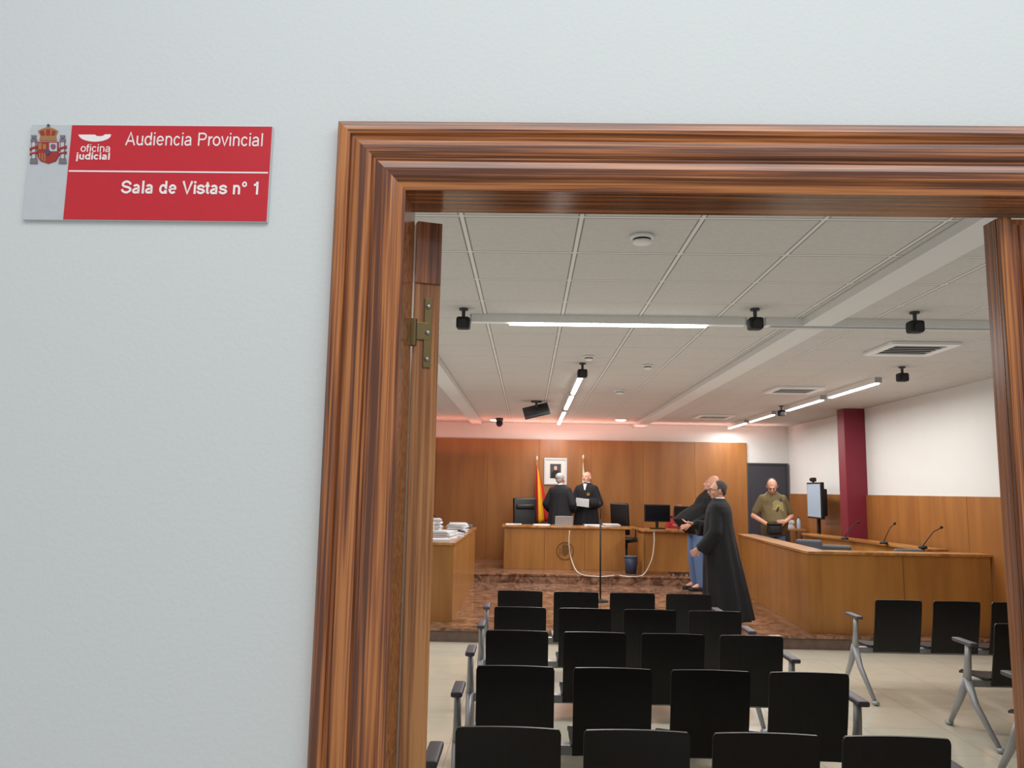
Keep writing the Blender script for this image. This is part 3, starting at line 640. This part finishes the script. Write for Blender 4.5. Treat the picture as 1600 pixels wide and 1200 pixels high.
# portrait
q0 = onY(850, 757, YB - .08); q1 = onY(886, 716, YB - .08)
t = thing('framed_portrait', 'framed portrait of a person in dark suit on the wood wall', 'picture', ((q0.x + q1.x) / 2, YB - .052, q0.z))
w2 = (q1.x - q0.x) / 2; hh = q1.z - q0.z
b = NB(); e = .035
for (x0, x1, z0, z1) in ((-w2, w2, 0, e), (-w2, w2, hh - e, hh), (-w2, -w2 + e, e, hh - e), (w2 - e, w2, e, hh - e)): bx(b, x0, x1, -.03, 0, z0, z1, .004)
build('frame', b, M['silver'], t)
b = NB(); bx(b, -w2 + e, w2 - e, -.015, 0, e, hh - e); build('mat_board', b, M['mat_board'], t)
pw, z0, z1 = w2 * .48, hh * .24, hh * .78
b = NB(); bx(b, -pw, pw, -.018, -.015, z0, z1); pi_ = build('photograph', b, M['darkgrey'], t)
b = NB(); prism(b, [(-pw * .8, z0), (pw * .8, z0), (pw * .7, z0 + .12), (pw * .25, z0 + .16), (-pw * .25, z0 + .16), (-pw * .7, z0 + .12)], -.020, -.018); build('suit', b, M['matte'], pi_)
b = NB(); ell(b, (0, -.0185, z0 + .205), (.032, .003, .045)); build('face', b, M['skin'], pi_)
# screen on stand with camera, seen nearly edge on
tp = Vector((onY(1275, 770, 13.95).x, 13.98, Z2))
t = thing('display_stand', 'dark display on a stand seen nearly edge-on, small camera on top', 'display', tp, math.radians(-93))
b = NB(); box(b, (0, 0, .02), (.6, .30, .04), .01); build('base', b, M['black'], t)
b = NB(); box(b, (0, .04, .55), (.08, .05, 1.06), .01); build('post', b, M['black'], t)
b = NB(); box(b, (0, 0, 1.30), (.80, .06, .62), .01); box(b, (0, .06, 1.27), (.6, .10, .46), .02); s = build('casing', b, M['black'], t)
b = NB(); bx(b, -.37, .37, -.033, -.0305, 1.02, 1.58); build('screen', b, M['lit_screen'], s)
b = NB(); box(b, (-.1, 0, 1.66), (.12, .08, .07), .015); tube(b, [(-.1, -.03, 1.66), (-.1, -.06, 1.66)], .022); tube(b, [(-.1, 0, 1.60), (-.1, 0, 1.63)], .02); build('camera', b, M['matte'], t)
# small table
tb = Vector((4.93, 15.4, Z2))
t = thing('side_table', 'small table with papers near the dark back door', 'table', tb)
b = NB(); box(b, (0, 0, .74), (.56, .5, .03), .004); build('table_top', b, M['veneer'], t)
for sx in (-1, 1):
    for sy in (-1, 1):
        b = NB(); tube(b, [(sx * .24, sy * .21, .001), (sx * .24, sy * .21, .725)], .018); build('leg', b, M['grey'], t)
papers((tb.x - .08, tb.y - .10, Z2 + .757), (.26, .22), .16, .1, 'white paper pile on the small table beside the display', group='papers near the display')
t = thing('water_bottle', 'clear plastic water bottle on the small table behind the display', 'bottle', (tb.x + .18, tb.y - .12, Z2 + .756))
b = NB(); lathe(b, [(.03, 0), (.035, .01), (.035, .15), (.014, .19), (.013, .21)]); build('bottle_body', b, M['lit_screen'], t, smooth=True)
b = NB(); lathe(b, [(.015, .20), (.015, .225)]); build('cap', b, M['blue'], t, smooth=True)

# ---------------------------------------------------------------- ceiling things
ZL = 2.985
def strip(p0, p1, lit, label, m='tube'):
    p0 = Vector(p0); p1 = Vector(p1); d = p1 - p0; c = (p0 + p1) / 2; a = math.atan2(d.y, d.x)
    t = thing('strip_light', label, 'ceiling light', (c.x, c.y, ZL), a, 'linear strip lights')
    L = d.length; H = ZC - ZL + .002
    b = NB(); box(b, (0, 0, (H + .014) / 2), (L, .075, H - .014), .004); build('housing', b, M['white'], t)
    q = (lit[0] - .5) * L, (lit[1] - .5) * L
    b = NB(); box(b, ((q[0] + q[1]) / 2, 0, .007), (q[1] - q[0], .05, .016), .005); build('diffuser', b, M[m], t)
    for s in (-1, 1):
        b = NB(); box(b, (s * (L / 2 + .004), 0, (H + .014) / 2), (.008, .08, H - .012), .002); build('end_cap', b, M['grey'], t)
    return c, a, L
a0 = onZ(737, 508, ZL); a1 = onZ(1165, 511, ZL); ay = (a0.y + a1.y) / 2
strip((a0.x, ay, ZL), (a1.x, ay, ZL), (.14, .86), 'long transverse strip light with lit middle, nearest the doorway')
a2 = onZ(1197, 511, ZL); strip((max(a2.x, 2.35 if a2.x > 2.1 else a2.x), ay, ZL), (a2.x + 1.95, ay, ZL), (.02, .98), 'unlit strip light in line right of the lit transverse strip', 'tubeoff')
lights = [((a0.x + a1.x) / 2, ay, (a1.x - a0.x) * .7, 0)]
for k, (y0, y1) in enumerate(((592, 617), (620, 641), (645, 664))):
    q0 = onZ(900, y0, ZL); q1 = onZ(880, y1, ZL); x = .59
    strip((x, q0.y, ZL), (x, min(q1.y, 16.0), ZL), (.02, .98), ['lit strip of the centre line of lights, nearest the doorway', 'lit strip in the middle of the centre line of lights', 'lit strip of the centre line, nearest the judges'][k])
    lights.append((x, (q0.y + q1.y) / 2, .3, q1.y - q0.y))
for k, (a, c) in enumerate((((1388, 600), (1303, 623)), ((1293, 626), (1232, 643)), ((1210, 649), (1168, 660)), ((1160, 662), (1125, 670)))):
    q0 = onZ(*a, ZL); q1 = onZ(*c, ZL); x = 4.04
    strip((x, q0.y, ZL), (x, min(q1.y, 16.2), ZL), (.02, .98), ['lit strip of the right line of lights, nearest the doorway', 'second lit strip of the right line of lights', 'third lit strip of the right line of lights', 'lit strip of the right line, farthest away by the back wall'][k])
    lights.append((x, (q0.y + q1.y) / 2, .3, q1.y - q0.y))
def spot(px, py, label, z=2.95):
    p = onZ(px, py, z)
    t = thing('ceiling_speaker', label, 'ceiling speaker', (p.x, p.y, z), 0, 'small black ceiling speakers')
    b = NB(); box(b, (0, 0, -.005), (.105, .10, .09), .022, seg=3); build('body', b, M['matte'], t, smooth=True)
    b = NB(); tube(b, [(0, -.05, -.015), (0, -.062, -.018)], .035, 16); build('grille', b, M['black'], t)
    b = NB(); tube(b, [(0, 0, .03), (0, 0, ZC - z - .001)], .014, 10); tube(b, [(0, 0, ZC - z - .015), (0, 0, ZC - z - .001)], .035, 16); build('bracket', b, M['darkgrey'], t)
spot(724, 504, 'black ceiling speaker at the left end of the transverse strip light')
spot(1180, 505, 'black ceiling speaker at the right end of the lit transverse strip')
spot(1430, 510, 'black ceiling speaker near the right door leaf, beside the air vent')
spot(910, 583, 'black ceiling speaker at the near end of the centre strip lights')
spot(1410, 589, 'black ceiling speaker at the near end of the right strip lights')
spot(1221, 645, 'small black ceiling speaker among the right strip lights')
def smoke(px, py, label, s=1):
    p = onZ(px, py, ZC)
    t = thing('smoke_detector', label, 'smoke detector', (p.x, p.y, ZC - .001), 0)
    b = NB(); lathe(b, [(.055 * s, 0), (.055 * s, -.015), (.05 * s, -.02)]); build('base', b, M['white'], t, smooth=True)
    b = NB(); lathe(b, [(.042 * s, -.018), (.042 * s, -.032)]); build('sensor_band', b, M['matte'], t, smooth=True)
    b = NB(); lathe(b, [(.045 * s, -.030), (.042 * s, -.042), (.02 * s, -.05)]); build('cap', b, M['white'], t, smooth=True)
smoke(1003, 368, 'white smoke detector on the ceiling nearest the doorway', 1.15)
smoke(920, 556, 'white smoke detector above the centre strip lights')
smoke(968, 610, 'white smoke detector between the centre strip lights and the white beam', 1.3)
smoke(1012, 570, 'white smoke detector left of the long white beam')
def vent(px, py, label, w=.62):
    p = onZ(px, py, ZC)
    t = thing('air_vent', label, 'air vent', (p.x, p.y, ZC - .001), 0, 'ceiling air vents')
    b = NB()
    for (x0, x1, y0, y1) in ((-w / 2, w / 2, -w / 2, -w / 2 + .08), (-w / 2, w / 2, w / 2 - .08, w / 2), (-w / 2, -w / 2 + .08, -w / 2 + .08, w / 2 - .08), (w / 2 - .08, w / 2, -w / 2 + .08, w / 2 - .08)): bx(b, x0, x1, y0, y1, -.03, 0, .006)
    build('frame', b, M['white'], t)
    b = NB(); bx(b, -w / 2 + .08, w / 2 - .08, -w / 2 + .08, w / 2 - .08, -.006, -.001); build('backing', b, M['darkgrey'], t)
    for k in range(5):
        y = -w / 2 + .13 + k * (w - .26) / 4
        b = NB(); box(b, (0, y, -.018), (w - .17, .045, .005), 0, Matrix.Rotation(.5, 3, 'X')); build('slat', b, M['tubeoff'], t)
vent(1422, 543, 'square ceiling air vent nearest the right door leaf'); vent(1240, 608, 'square ceiling air vent in the middle of the right row'); vent(1115, 650, 'square ceiling air vent farthest back, near the back wall')
for px, l in ((774, 'round glowing downlight above the left of the wood wall'), (970, 'round glowing downlight above the centre of the wood wall')):
    p = onZ(px, 655, ZC); t = thing('downlight', l, 'ceiling light', (p.x, p.y, ZC - .001))
    b = NB(); lathe(b, [(.13, 0), (.13, -.01), (.10, -.014)]); build('rim', b, M['white'], t, smooth=True)
    b = NB(); lathe(b, [(.10, -.013), (.09, -.03), (.03, -.035)]); build('lamp', b, M['glow'], t, smooth=True)
# dome camera
p = onZ(779, 662, ZC - .08); t = thing('dome_camera', 'small black dome camera hanging beneath the ceiling near the left downlight', 'camera', (p.x + .03, p.y - .35, ZC - .001))
b = NB(); lathe(b, [(.07, 0), (.07, -.05), (.05, -.06)]); build('mount', b, M['darkgrey'], t, smooth=True)
b = NB(); ell(b, (0, 0, -.10), (.065, .065, .07)); build('dome', b, M['matte'], t, smooth=True)
# hanging screen
p = onY(838, 642, 12.2); t = thing('hanging_screen', 'dark tilted flat screen hung from the ceiling above the judges', 'screen', (p.x, 12.2, ZC - .001))
zz = p.z - ZC
b = NB(); tube(b, [(0, 0, 0), (0, 0, zz + .06)], .02); box(b, (0, 0, -.01), (.16, .16, .02), .004); build('ceiling_mount', b, M['darkgrey'], t)
b = NB(); box(b, (0, 0, zz), (.40, .05, .30), .01, Matrix.Rotation(-.25, 3, 'Y') @ Matrix.Rotation(-.95, 3, 'X')); build('casing', b, M['darkgrey'], t)
b = NB(); box(b, (0, -.028, zz - .022), (.34, .004, .24), .001, Matrix.Rotation(-.25, 3, 'Y') @ Matrix.Rotation(-.95, 3, 'X')); build('screen', b, M['screen'], t)

# ---------------------------------------------------------------- people
def hand(bm, wrist, d, nrm, side, curl=.5):
    w = Vector(wrist); d = Vector(d).normalized(); nrm = Vector(nrm); nrm = (nrm - nrm.dot(d) * d).normalized(); ac = d.cross(nrm).normalized() * side
    rot = Matrix((ac, d, nrm)).transposed()
    ell(bm, w + d * .045, (.040, .052, .017), rot, 14)
    ell(bm, w + d * .07, (.040, .022, .014), rot, 12)
    for k, ln in enumerate((.070, .080, .074, .058)):
        r0 = w + d * .085 + ac * (.031 - k * .0205); dd = (d + ac * (.10 - .07 * k)).normalized(); p = [r0]; a = curl * .5
        for f in (.45, .32, .23):
            p.append(p[-1] + (dd * math.cos(a) + nrm * math.sin(a)) * ln * f); a += curl
        limb(bm, p, [.0088, .0083, .0077, .0068], 8)
    b0 = w + d * .025 + ac * .028; t1 = b0 + (d * .65 + ac * .6 + nrm * .25).normalized() * .038; t2 = t1 + (d * .9 + ac * .15 + nrm * .3).normalized() * .03
    limb(bm, [b0, t1, t2], [.013, .0105, .008], 8)
def robe_rings(back=0., k=1.0, folds=.016):
    rings = []; n = 48
    for z, rx, ry, cy in ((1.520, .066, .066, .01), (1.492, .105, .082, .01), (1.462, .165, .100, .01), (1.425, .205, .118, .008), (1.36, .220, .137, .005), (1.22, .214, .152, 0), (1.05, .22, .168, .005), (.85, .235, .185, .02), (.6, .255, .21, .04), (.35, .275, .235, .06), (.10, .295, .255, .08)):
        f = folds * max(0, (1.25 - z)) / 1.1 * 1.6
        rings.append([Vector((k * (rx + f * math.cos(9 * t + z)) * math.cos(t), k * (ry + f * math.cos(11 * t)) * math.sin(t) + cy * back, z)) for t in [2 * PI * i / n for i in range(n)]])
    return rings
def person(label, loc, rz, H, outfit, hair, arms, yaw=0, pitch=0, lean=0, seated=False, glasses=False, belly=0, back=1., hairmat='hair_grey', beard=False, wide=1.0):
    k = H / 1.73
    t = thing('person', label, 'person', loc, rz)
    nk = Vector((0, .01, 1.50))
    TH = Matrix.Translation(nk + Vector((0, 0, -.02))) @ Matrix.Rotation(yaw, 4, 'Z') @ Matrix.Rotation(pitch, 4, 'X') @ Matrix.Translation(-nk)
    sh = .52 if seated else 0
    def fin(o, vox=None, sm=4):
        if vox: voxel(o, vox, sm)
        if lean:
            for v in o.data.vertices: v.co.y += lean * max(0, v.co.z - .92)
        o.data.transform(Matrix.Scale(k, 4) @ Matrix.Translation((0, 0, -sh)))
        return o
    if seated:
        hz = .97; legs = [[(s * .09, 0, hz), (s * .12, -.42, hz + .02), (s * .12, -.44, hz - .38)] for s in (-1, 1)]
    else:
        legs = [[(s * .09, 0, .90), (s * .105, -.015, .50), (s * .11, .02, .10)] for s in (-1, 1)]
    b = NB()
    hb = NB()
    ell(hb, (0, .012, 1.655), (.076, .095, .095), n=24); ell(hb, (0, -.025, 1.612), (.061, .068, .083), n=20); ell(hb, (0, -.044, 1.562), (.042, .044, .034))
    tube(hb, [(0, -.088, 1.650), (0, -.118, 1.612)], [.008, .014]); ell(hb, (0, -.106, 1.607), (.018, .015, .011)); ell(hb, (0, -.082, 1.660), (.048, .016, .010))
    for s in (-1, 1):
        ell(hb, (s * .079, .008, 1.628), (.010, .018, .032)); ell(hb, (s * .040, -.068, 1.605), (.020, .018, .018))
    ell(hb, (0, -.096, 1.583), (.022, .010, .006))
    bmesh.ops.transform(hb, matrix=TH, verts=hb.verts); merge(b, hb)
    limb(b, [(0, .02, 1.42), (0, .008, 1.55)], [.064, .057])
    tr = [(.86, .15, .10), (.95, .165, .11), (1.05, .150, .10), (1.15, .15, .105), (1.27, .168, .115), (1.37, .178, .112), (1.43, .15, .09), (1.48, .07, .06)]
    loft(b, [[Vector((rx * math.cos(a), ry * math.sin(a), z)) for a in [2 * PI * i / 24 for i in range(24)]] for z, rx, ry in tr])
    for s in (-1, 1):
        el, wr, hd, nn, cu = arms[0 if s < 0 else 1]
        limb(b, [(s * .17, .0, 1.41), el, wr], [.052, .040, .027]); hand(b, wr, hd, nn, s, cu)
    for L in legs: limb(b, L, [.082, .056, .038])
    for L in legs:
        f = Vector(L[2]); limb(b, [f, f + Vector((0, -.13, -.06))], [.036, .03])
    fin(build('body', b, M['skin'], t), .0065, 3)
    def hp(name, bb, m, sm=True):
        bmesh.ops.transform(bb, matrix=TH, verts=bb.verts); return fin(build(name, bb, m, t, smooth=sm))
    for s in (-1, 1):
        e = NB(); ell(e, (s * .029, -.083, 1.638), (.0125, .010, .008), n=12, mi=0); ell(e, (s * .029, -.0905, 1.638), (.0055, .003, .0055), n=8, mi=1); hp('eye', e, [M['eyew'], M['iris']])
        e = NB(); tube(e, [(s * .012, -.098, 1.659), (s * .03, -.096, 1.664), (s * .046, -.083, 1.658)], .004, 6); hp('eyebrow', e, M[hairmat])
    e = NB(); ell(e, (0, -.1035, 1.5835), (.022, .005, .0055)); hp('mouth', e, M['lip'])
    if hair:
        e = NB()
        if hair == 'short':
            ell(e, (0, .030, 1.678), (.081, .088, .082), n=20)
            for s in (-1, 1): ell(e, (s * .072, .028, 1.655), (.012, .048, .038))
            ell(e, (0, .06, 1.62), (.066, .045, .055))
        elif hair == 'receding':
            ell(e, (0, .045, 1.672), (.080, .076, .078), n=20)
            for s in (-1, 1): ell(e, (s * .073, .022, 1.652), (.009, .045, .030))
            ell(e, (0, .062, 1.625), (.066, .045, .05))
        elif hair == 'long':
            ell(e, (0, .022, 1.68), (.088, .102, .088), n=20)
            for s in (-1, 1): limb(e, [(s * .075, .02, 1.66), (s * .085, .02, 1.52)], [.03, .03])
            ell(e, (0, .07, 1.59), (.085, .05, .12))
        bmesh.ops.transform(e, matrix=TH, verts=e.verts); fin(build('hair', e, M[hairmat], t), .008, 3)
    if glasses:
        e = NB()
        for s in (-1, 1):
            pts = [(s * .031 + .021 * math.cos(a), -.105, 1.638 + .016 * math.sin(a)) for a in [2 * PI * i / 16 for i in range(17)]]; tube(e, pts, .0022, 6)
            tube(e, [(s * .052, -.104, 1.642), (s * .078, -.07, 1.645), (s * .083, .01, 1.645)], .0022, 6)
        tube(e, [(-.01, -.106, 1.64), (.01, -.106, 1.64)], .0022, 6); hp('glasses', e, M['matte'])
    if outfit[0] == 'robe':
        e = NB(); loft(e, robe_rings(back, wide))
        for s in (-1, 1):
            el, wr, hd, nn, cu = arms[0 if s < 0 else 1]; wv = Vector(wr) - Vector(el)
            limb(e, [(s * .155, .0, 1.40), el, Vector(el) + wv * .88], [.076, .076, .062])
            tube(e, [Vector(el) + Vector((0, 0, -.02)), Vector(el) + wv * .85 + Vector((0, .0, -.045))], [.074, .095], 14)
        fin(build('robe', e, M['robe'], t), .010, 3)
        for s in (-1, 1):
            el, wr, hd, nn, cu = arms[0 if s < 0 else 1]; wv = (Vector(wr) - Vector(el)).normalized()
            e = NB(); tube(e, [Vector(wr) - wv * .05, Vector(wr) - wv * .002], [.036, .036], 14); fin(build('shirt_cuff', e, M['paper'], t, smooth=True))
        e = NB(); loft(e, [[Vector((r * math.cos(a), .012 + r * math.sin(a), z)) for a in [2 * PI * i / 20 for i in range(20)]] for r, z in ((.071, 1.49), (.064, 1.532))]); fin(build('shirt_collar', e, M['paper'], t, smooth=True))
        if outfit[1] == 'badge':
            e = NB(); lathe(e, [(.001, -.006), (.03, -.006), (.03, 0)], n=16); bmesh.ops.transform(e, matrix=Matrix.Translation((.075, -.155, 1.30)) @ Matrix.Rotation(-PI / 2, 4, 'X'), verts=e.verts); fin(build('badge', e, M['gold'], t))
            e = NB(); prism(e, [(-.032, 1.50), (.032, 1.50), (.012, 1.38), (-.012, 1.38)], -.135, -.08); fin(build('neck_tie', e, M['paper'], t))
        tm = M['trouser']
    else:
        sm_, sl = outfit[1], outfit[2]
        e = NB(); tr = [(.84, .172, .13, 0), (.95, .182, .135 + belly * .5, -belly * .4), (1.06, .178, .135 + belly, -belly * .7), (1.18, .176, .135 + belly * .6, -belly * .4), (1.30, .188, .135, 0), (1.38, .192, .126, 0), (1.44, .16, .10, .005), (1.485, .09, .080, .01), (1.51, .068, .068, .01)]
        loft(e, [[Vector(((rx * wide + .006 * math.cos(7 * a + z * 9)) * math.cos(a), cy + (ry + .006 * math.cos(9 * a)) * math.sin(a), z)) for a in [2 * PI * i / 32 for i in range(32)]] for z, rx, ry, cy in tr])
        for s in (-1, 1):
            el, wr, hd, nn, cu = arms[0 if s < 0 else 1]; a = Vector((s * .165, 0, 1.40)); el = Vector(el); wr = Vector(wr)
            if sl == 'short': limb(e, [a, a.lerp(el, .75)], [.064, .060])
            else: limb(e, [a, el, el.lerp(wr, .9)], [.064, .052, .038])
        fin(build('shirt', e, sm_, t), .009, 3)
        tm = outfit[3]
    e = NB()
    if not seated: loft(e, [[Vector((rx * math.cos(a), ry * math.sin(a), z)) for a in [2 * PI * i / 24 for i in range(24)]] for z, rx, ry in ((.82, .16, .11), (.93, .176, .122), (1.0, .172, .118))])
    else: ell(e, (0, -.02, .98), (.18, .15, .11))
    for L in legs: limb(e, [L[0], L[1], Vector(L[2]) + Vector((0, 0, -.02))], [.092, .072, .058])
    fin(build('trousers', e, tm, t), .010, 3)
    for L in legs:
        f = Vector(L[2]); e = NB(); zb = (f.z - .10)
        ell(e, (f.x, f.y - .0, zb + .045), (.043, .06, .045)); ell(e, (f.x, f.y - .11, zb + .032), (.048, .10, .032)); box(e, (f.x, f.y - .07, zb + .013), (.08, .24, .026), .01)
        fin(build('shoe', e, M['matte'], t), .008, 2)
    return t
D = Vector
p = onY(877, 780, 15.32)
person('judge in black robe with grey hair standing with back to the doorway', (p.x - .02, 15.34, Z2), PI - .35, 1.72, ('robe', ''), 'short',
       [(D((-.27, .05, 1.14)), D((-.17, -.16, 1.08)), (.5, -.6, -.1), (0, 0, -1), .5), (D((.27, .04, 1.14)), D((.18, -.16, 1.05)), (-.5, -.6, -.1), (0, 0, -1), .5)], yaw=-.3)
p = onY(915, 780, 15.78)
j2 = person('bald judge in black robe with badge, facing the doorway and holding papers', (p.x + .02, 15.78, Z2), -.35, 1.77, ('robe', 'badge'), None,
       [(D((-.26, -.02, 1.14)), D((-.06, -.22, 1.13)), (1, -.1, .05), (0, 1, 0), .6), (D((.26, -.02, 1.14)), D((.08, -.24, 1.17)), (-1, -.1, .0), (0, 1, 0), .6)], yaw=-.25, pitch=-.1, back=.2)
b = NB(); box(b, (0, 0, 0), (.26, .012, .16), .002); o = build('held_papers', b, M['paper'], None, loc=(p.x - .08, 15.78 - .285, Z2 + 1.17)); o.rotation_euler = (.25, .1, -.35); tag(o, 'white papers held in the hands of the bald judge', 'papers')
p = onZ(1130, 980, Z1)
person('man in long black robe and glasses standing sideways in front of the corner counter', (p.x - .03, p.y + .02, Z1), -1.95, 1.69, ('robe', ''), 'short',
       [(D((-.25, -.08, 1.14)), D((-.12, -.31, 1.20)), (.1, -1, .15), (0, 0, 1), .35), (D((.26, .0, 1.12)), D((.21, -.19, .92)), (-.1, -.8, -.5), (-1, 0, 0), .45)], yaw=.4, pitch=.03, glasses=True, hairmat='hair_salt', back=1.2, wide=1.12)
person('bald man in black long-sleeved shirt and blue jeans standing behind the robed man', (onZ(1080, 917, Z1).x + .0, 13.1, Z1), -1.35, 1.83, ('shirt', M['blackshirt'], 'long', M['jeans']), None,
       [(D((-.25, -.04, 1.15)), D((-.12, -.20, .98)), (.2, -1, -.3), (0, 0, 1), .5), (D((.26, .02, 1.14)), D((.2, -.20, .98)), (-.1, -1, -.3), (-1, 0, 0), .5)], lean=.38, belly=.17, wide=1.1)
p = onY(1208, 790, 13.2)
root = person('man in olive printed T-shirt looking down at his shoulder bag', (p.x, 13.22, Z1), .12, 1.82, ('shirt', M['olive'], 'short', M['jeans']), 'receding',
       [(D((-.30, .04, 1.13)), D((-.20, -.22, 1.02)), (.5, -.8, -.2), (0, 0, -1), .7), (D((.31, .04, 1.13)), D((.06, -.30, 1.06)), (-1, -.25, -.1), (0, 1, 0), .7)], yaw=-.4, pitch=.55, glasses=True, belly=.08, hairmat='hair_dark', wide=1.12)
kk = Matrix.Scale(1.82 / 1.73, 4)
b = NB(); prism(b, [(-.09, 1.14), (-.07, 1.34), (.0, 1.38), (.09, 1.34), (.10, 1.2), (.05, 1.12)], -.172, -.12); o = build('shirt_print', b, mat('faded print', (150, 140, 104), .9, var=.5, bscale=50), root); o.data.transform(kk)
b = NB(); prism(b, [(-.04, 1.22), (-.02, 1.32), (.05, 1.31), (.05, 1.2)], -.175, -.16); o = build('shirt_print', b, mat('yellow print', (176, 156, 70), .9), root); o.data.transform(kk)
b = NB(); tube(b, [(.10, -.02, 1.54), (.08, -.13, 1.46), (0, -.19, 1.31), (-.1, -.23, 1.12), (-.14, -.24, .98)], .017, 8, flat=.4); o = build('bag_strap', b, M['matte'], root, smooth=True)
b = NB(); box(b, (0, 0, 0), (.22, .10, .17), .025, seg=3); box(b, (0, -.055, -.01), (.17, .02, .11), .008); box(b, (0, -.01, .08), (.225, .11, .03), .01); o = build('camera_bag', b, M['matte'], None, smooth=True, loc=(p.x - .11, 12.80, Z1 + 1.0)); tag(o, 'black camera bag held in front of the man in olive T-shirt', 'bag')
p = onY(1060, 800, 15.1)
cl = person('seated clerk in red top with auburn hair, half hidden behind a monitor', (p.x, 15.1, Z2 + .02), -.15, 1.64, ('shirt', M['redcloth'], 'short', M['trouser']), 'long',
       [(D((-.24, -.04, 1.18)), D((-.14, -.26, 1.14)), (.2, -1, 0), (0, 0, -1), .4), (D((.24, -.04, 1.18)), D((.14, -.26, 1.14)), (-.2, -1, 0), (0, 0, -1), .4)], seated=True, pitch=.2, hairmat='hair_red')
office_chair('black office chair under the seated clerk', (p.x, 15.14, Z2), -.15, M['black'], .95, .46)

# ---------------------------------------------------------------- lights
def area(loc, sx, sy, power, col=(1, 1, 1), rot=(0, 0, 0), name='light'):
    l = bpy.data.lights.new(name, 'AREA'); l.shape = 'RECTANGLE'; l.size = sx; l.size_y = sy; l.energy = power; l.color = col
    o = bpy.data.objects.new(name, l); C.objects.link(o); o.location = loc; o.rotation_euler = rot; return o
for x, y, sx, sy in lights:
    L = max(sx, sy, .3)
    area((x, y, ZL - .03), max(sx, .12), max(sy, .12), 22 * L, (1, .98, .96), name='strip_lamp')
area((-1.0, 15.5, 2.35), 5.5, .3, 30, (1, .36, .27), (PI, 0, 0), 'pink_fill')  # two added upward lamps for the pink glow at the back, no cove fixture
area((2.2, 15.9, 2.75), 5.5, .15, 18, (1, .55, .47), (PI, 0, 0), 'pink_fill')
area((3.0, 8.0, 2.9), 2, 5, 42, (1, .99, .98), (0, 0, 0), 'room_fill')
area((-2.5, 7.0, 2.9), 1.5, 6, 42, (1, .99, .98), (0, 0, 0), 'room_fill')
area((.7, 6.5, 2.25), 8.5, 9.5, 74, (1, .985, .97), (PI, 0, 0), 'ceiling_fill')  # both added as unseen upward fill to brighten the ceiling, no fixture here
area((.9, 13.2, 2.45), 6.5, 3.5, 18, (1, .9, .86), (PI, 0, 0), 'ceiling_fill')
area((.5, .0, 3.25), 2.6, .8, 23, (1, 1, .99), (math.radians(15), 0, 0), 'corridor_lamp')
w = bpy.data.worlds.new('world'); S.world = w; w.use_nodes = True
w.node_tree.nodes['Background'].inputs[0].default_value = (.94, .975, 1.0, 1); w.node_tree.nodes['Background'].inputs[1].default_value = .62
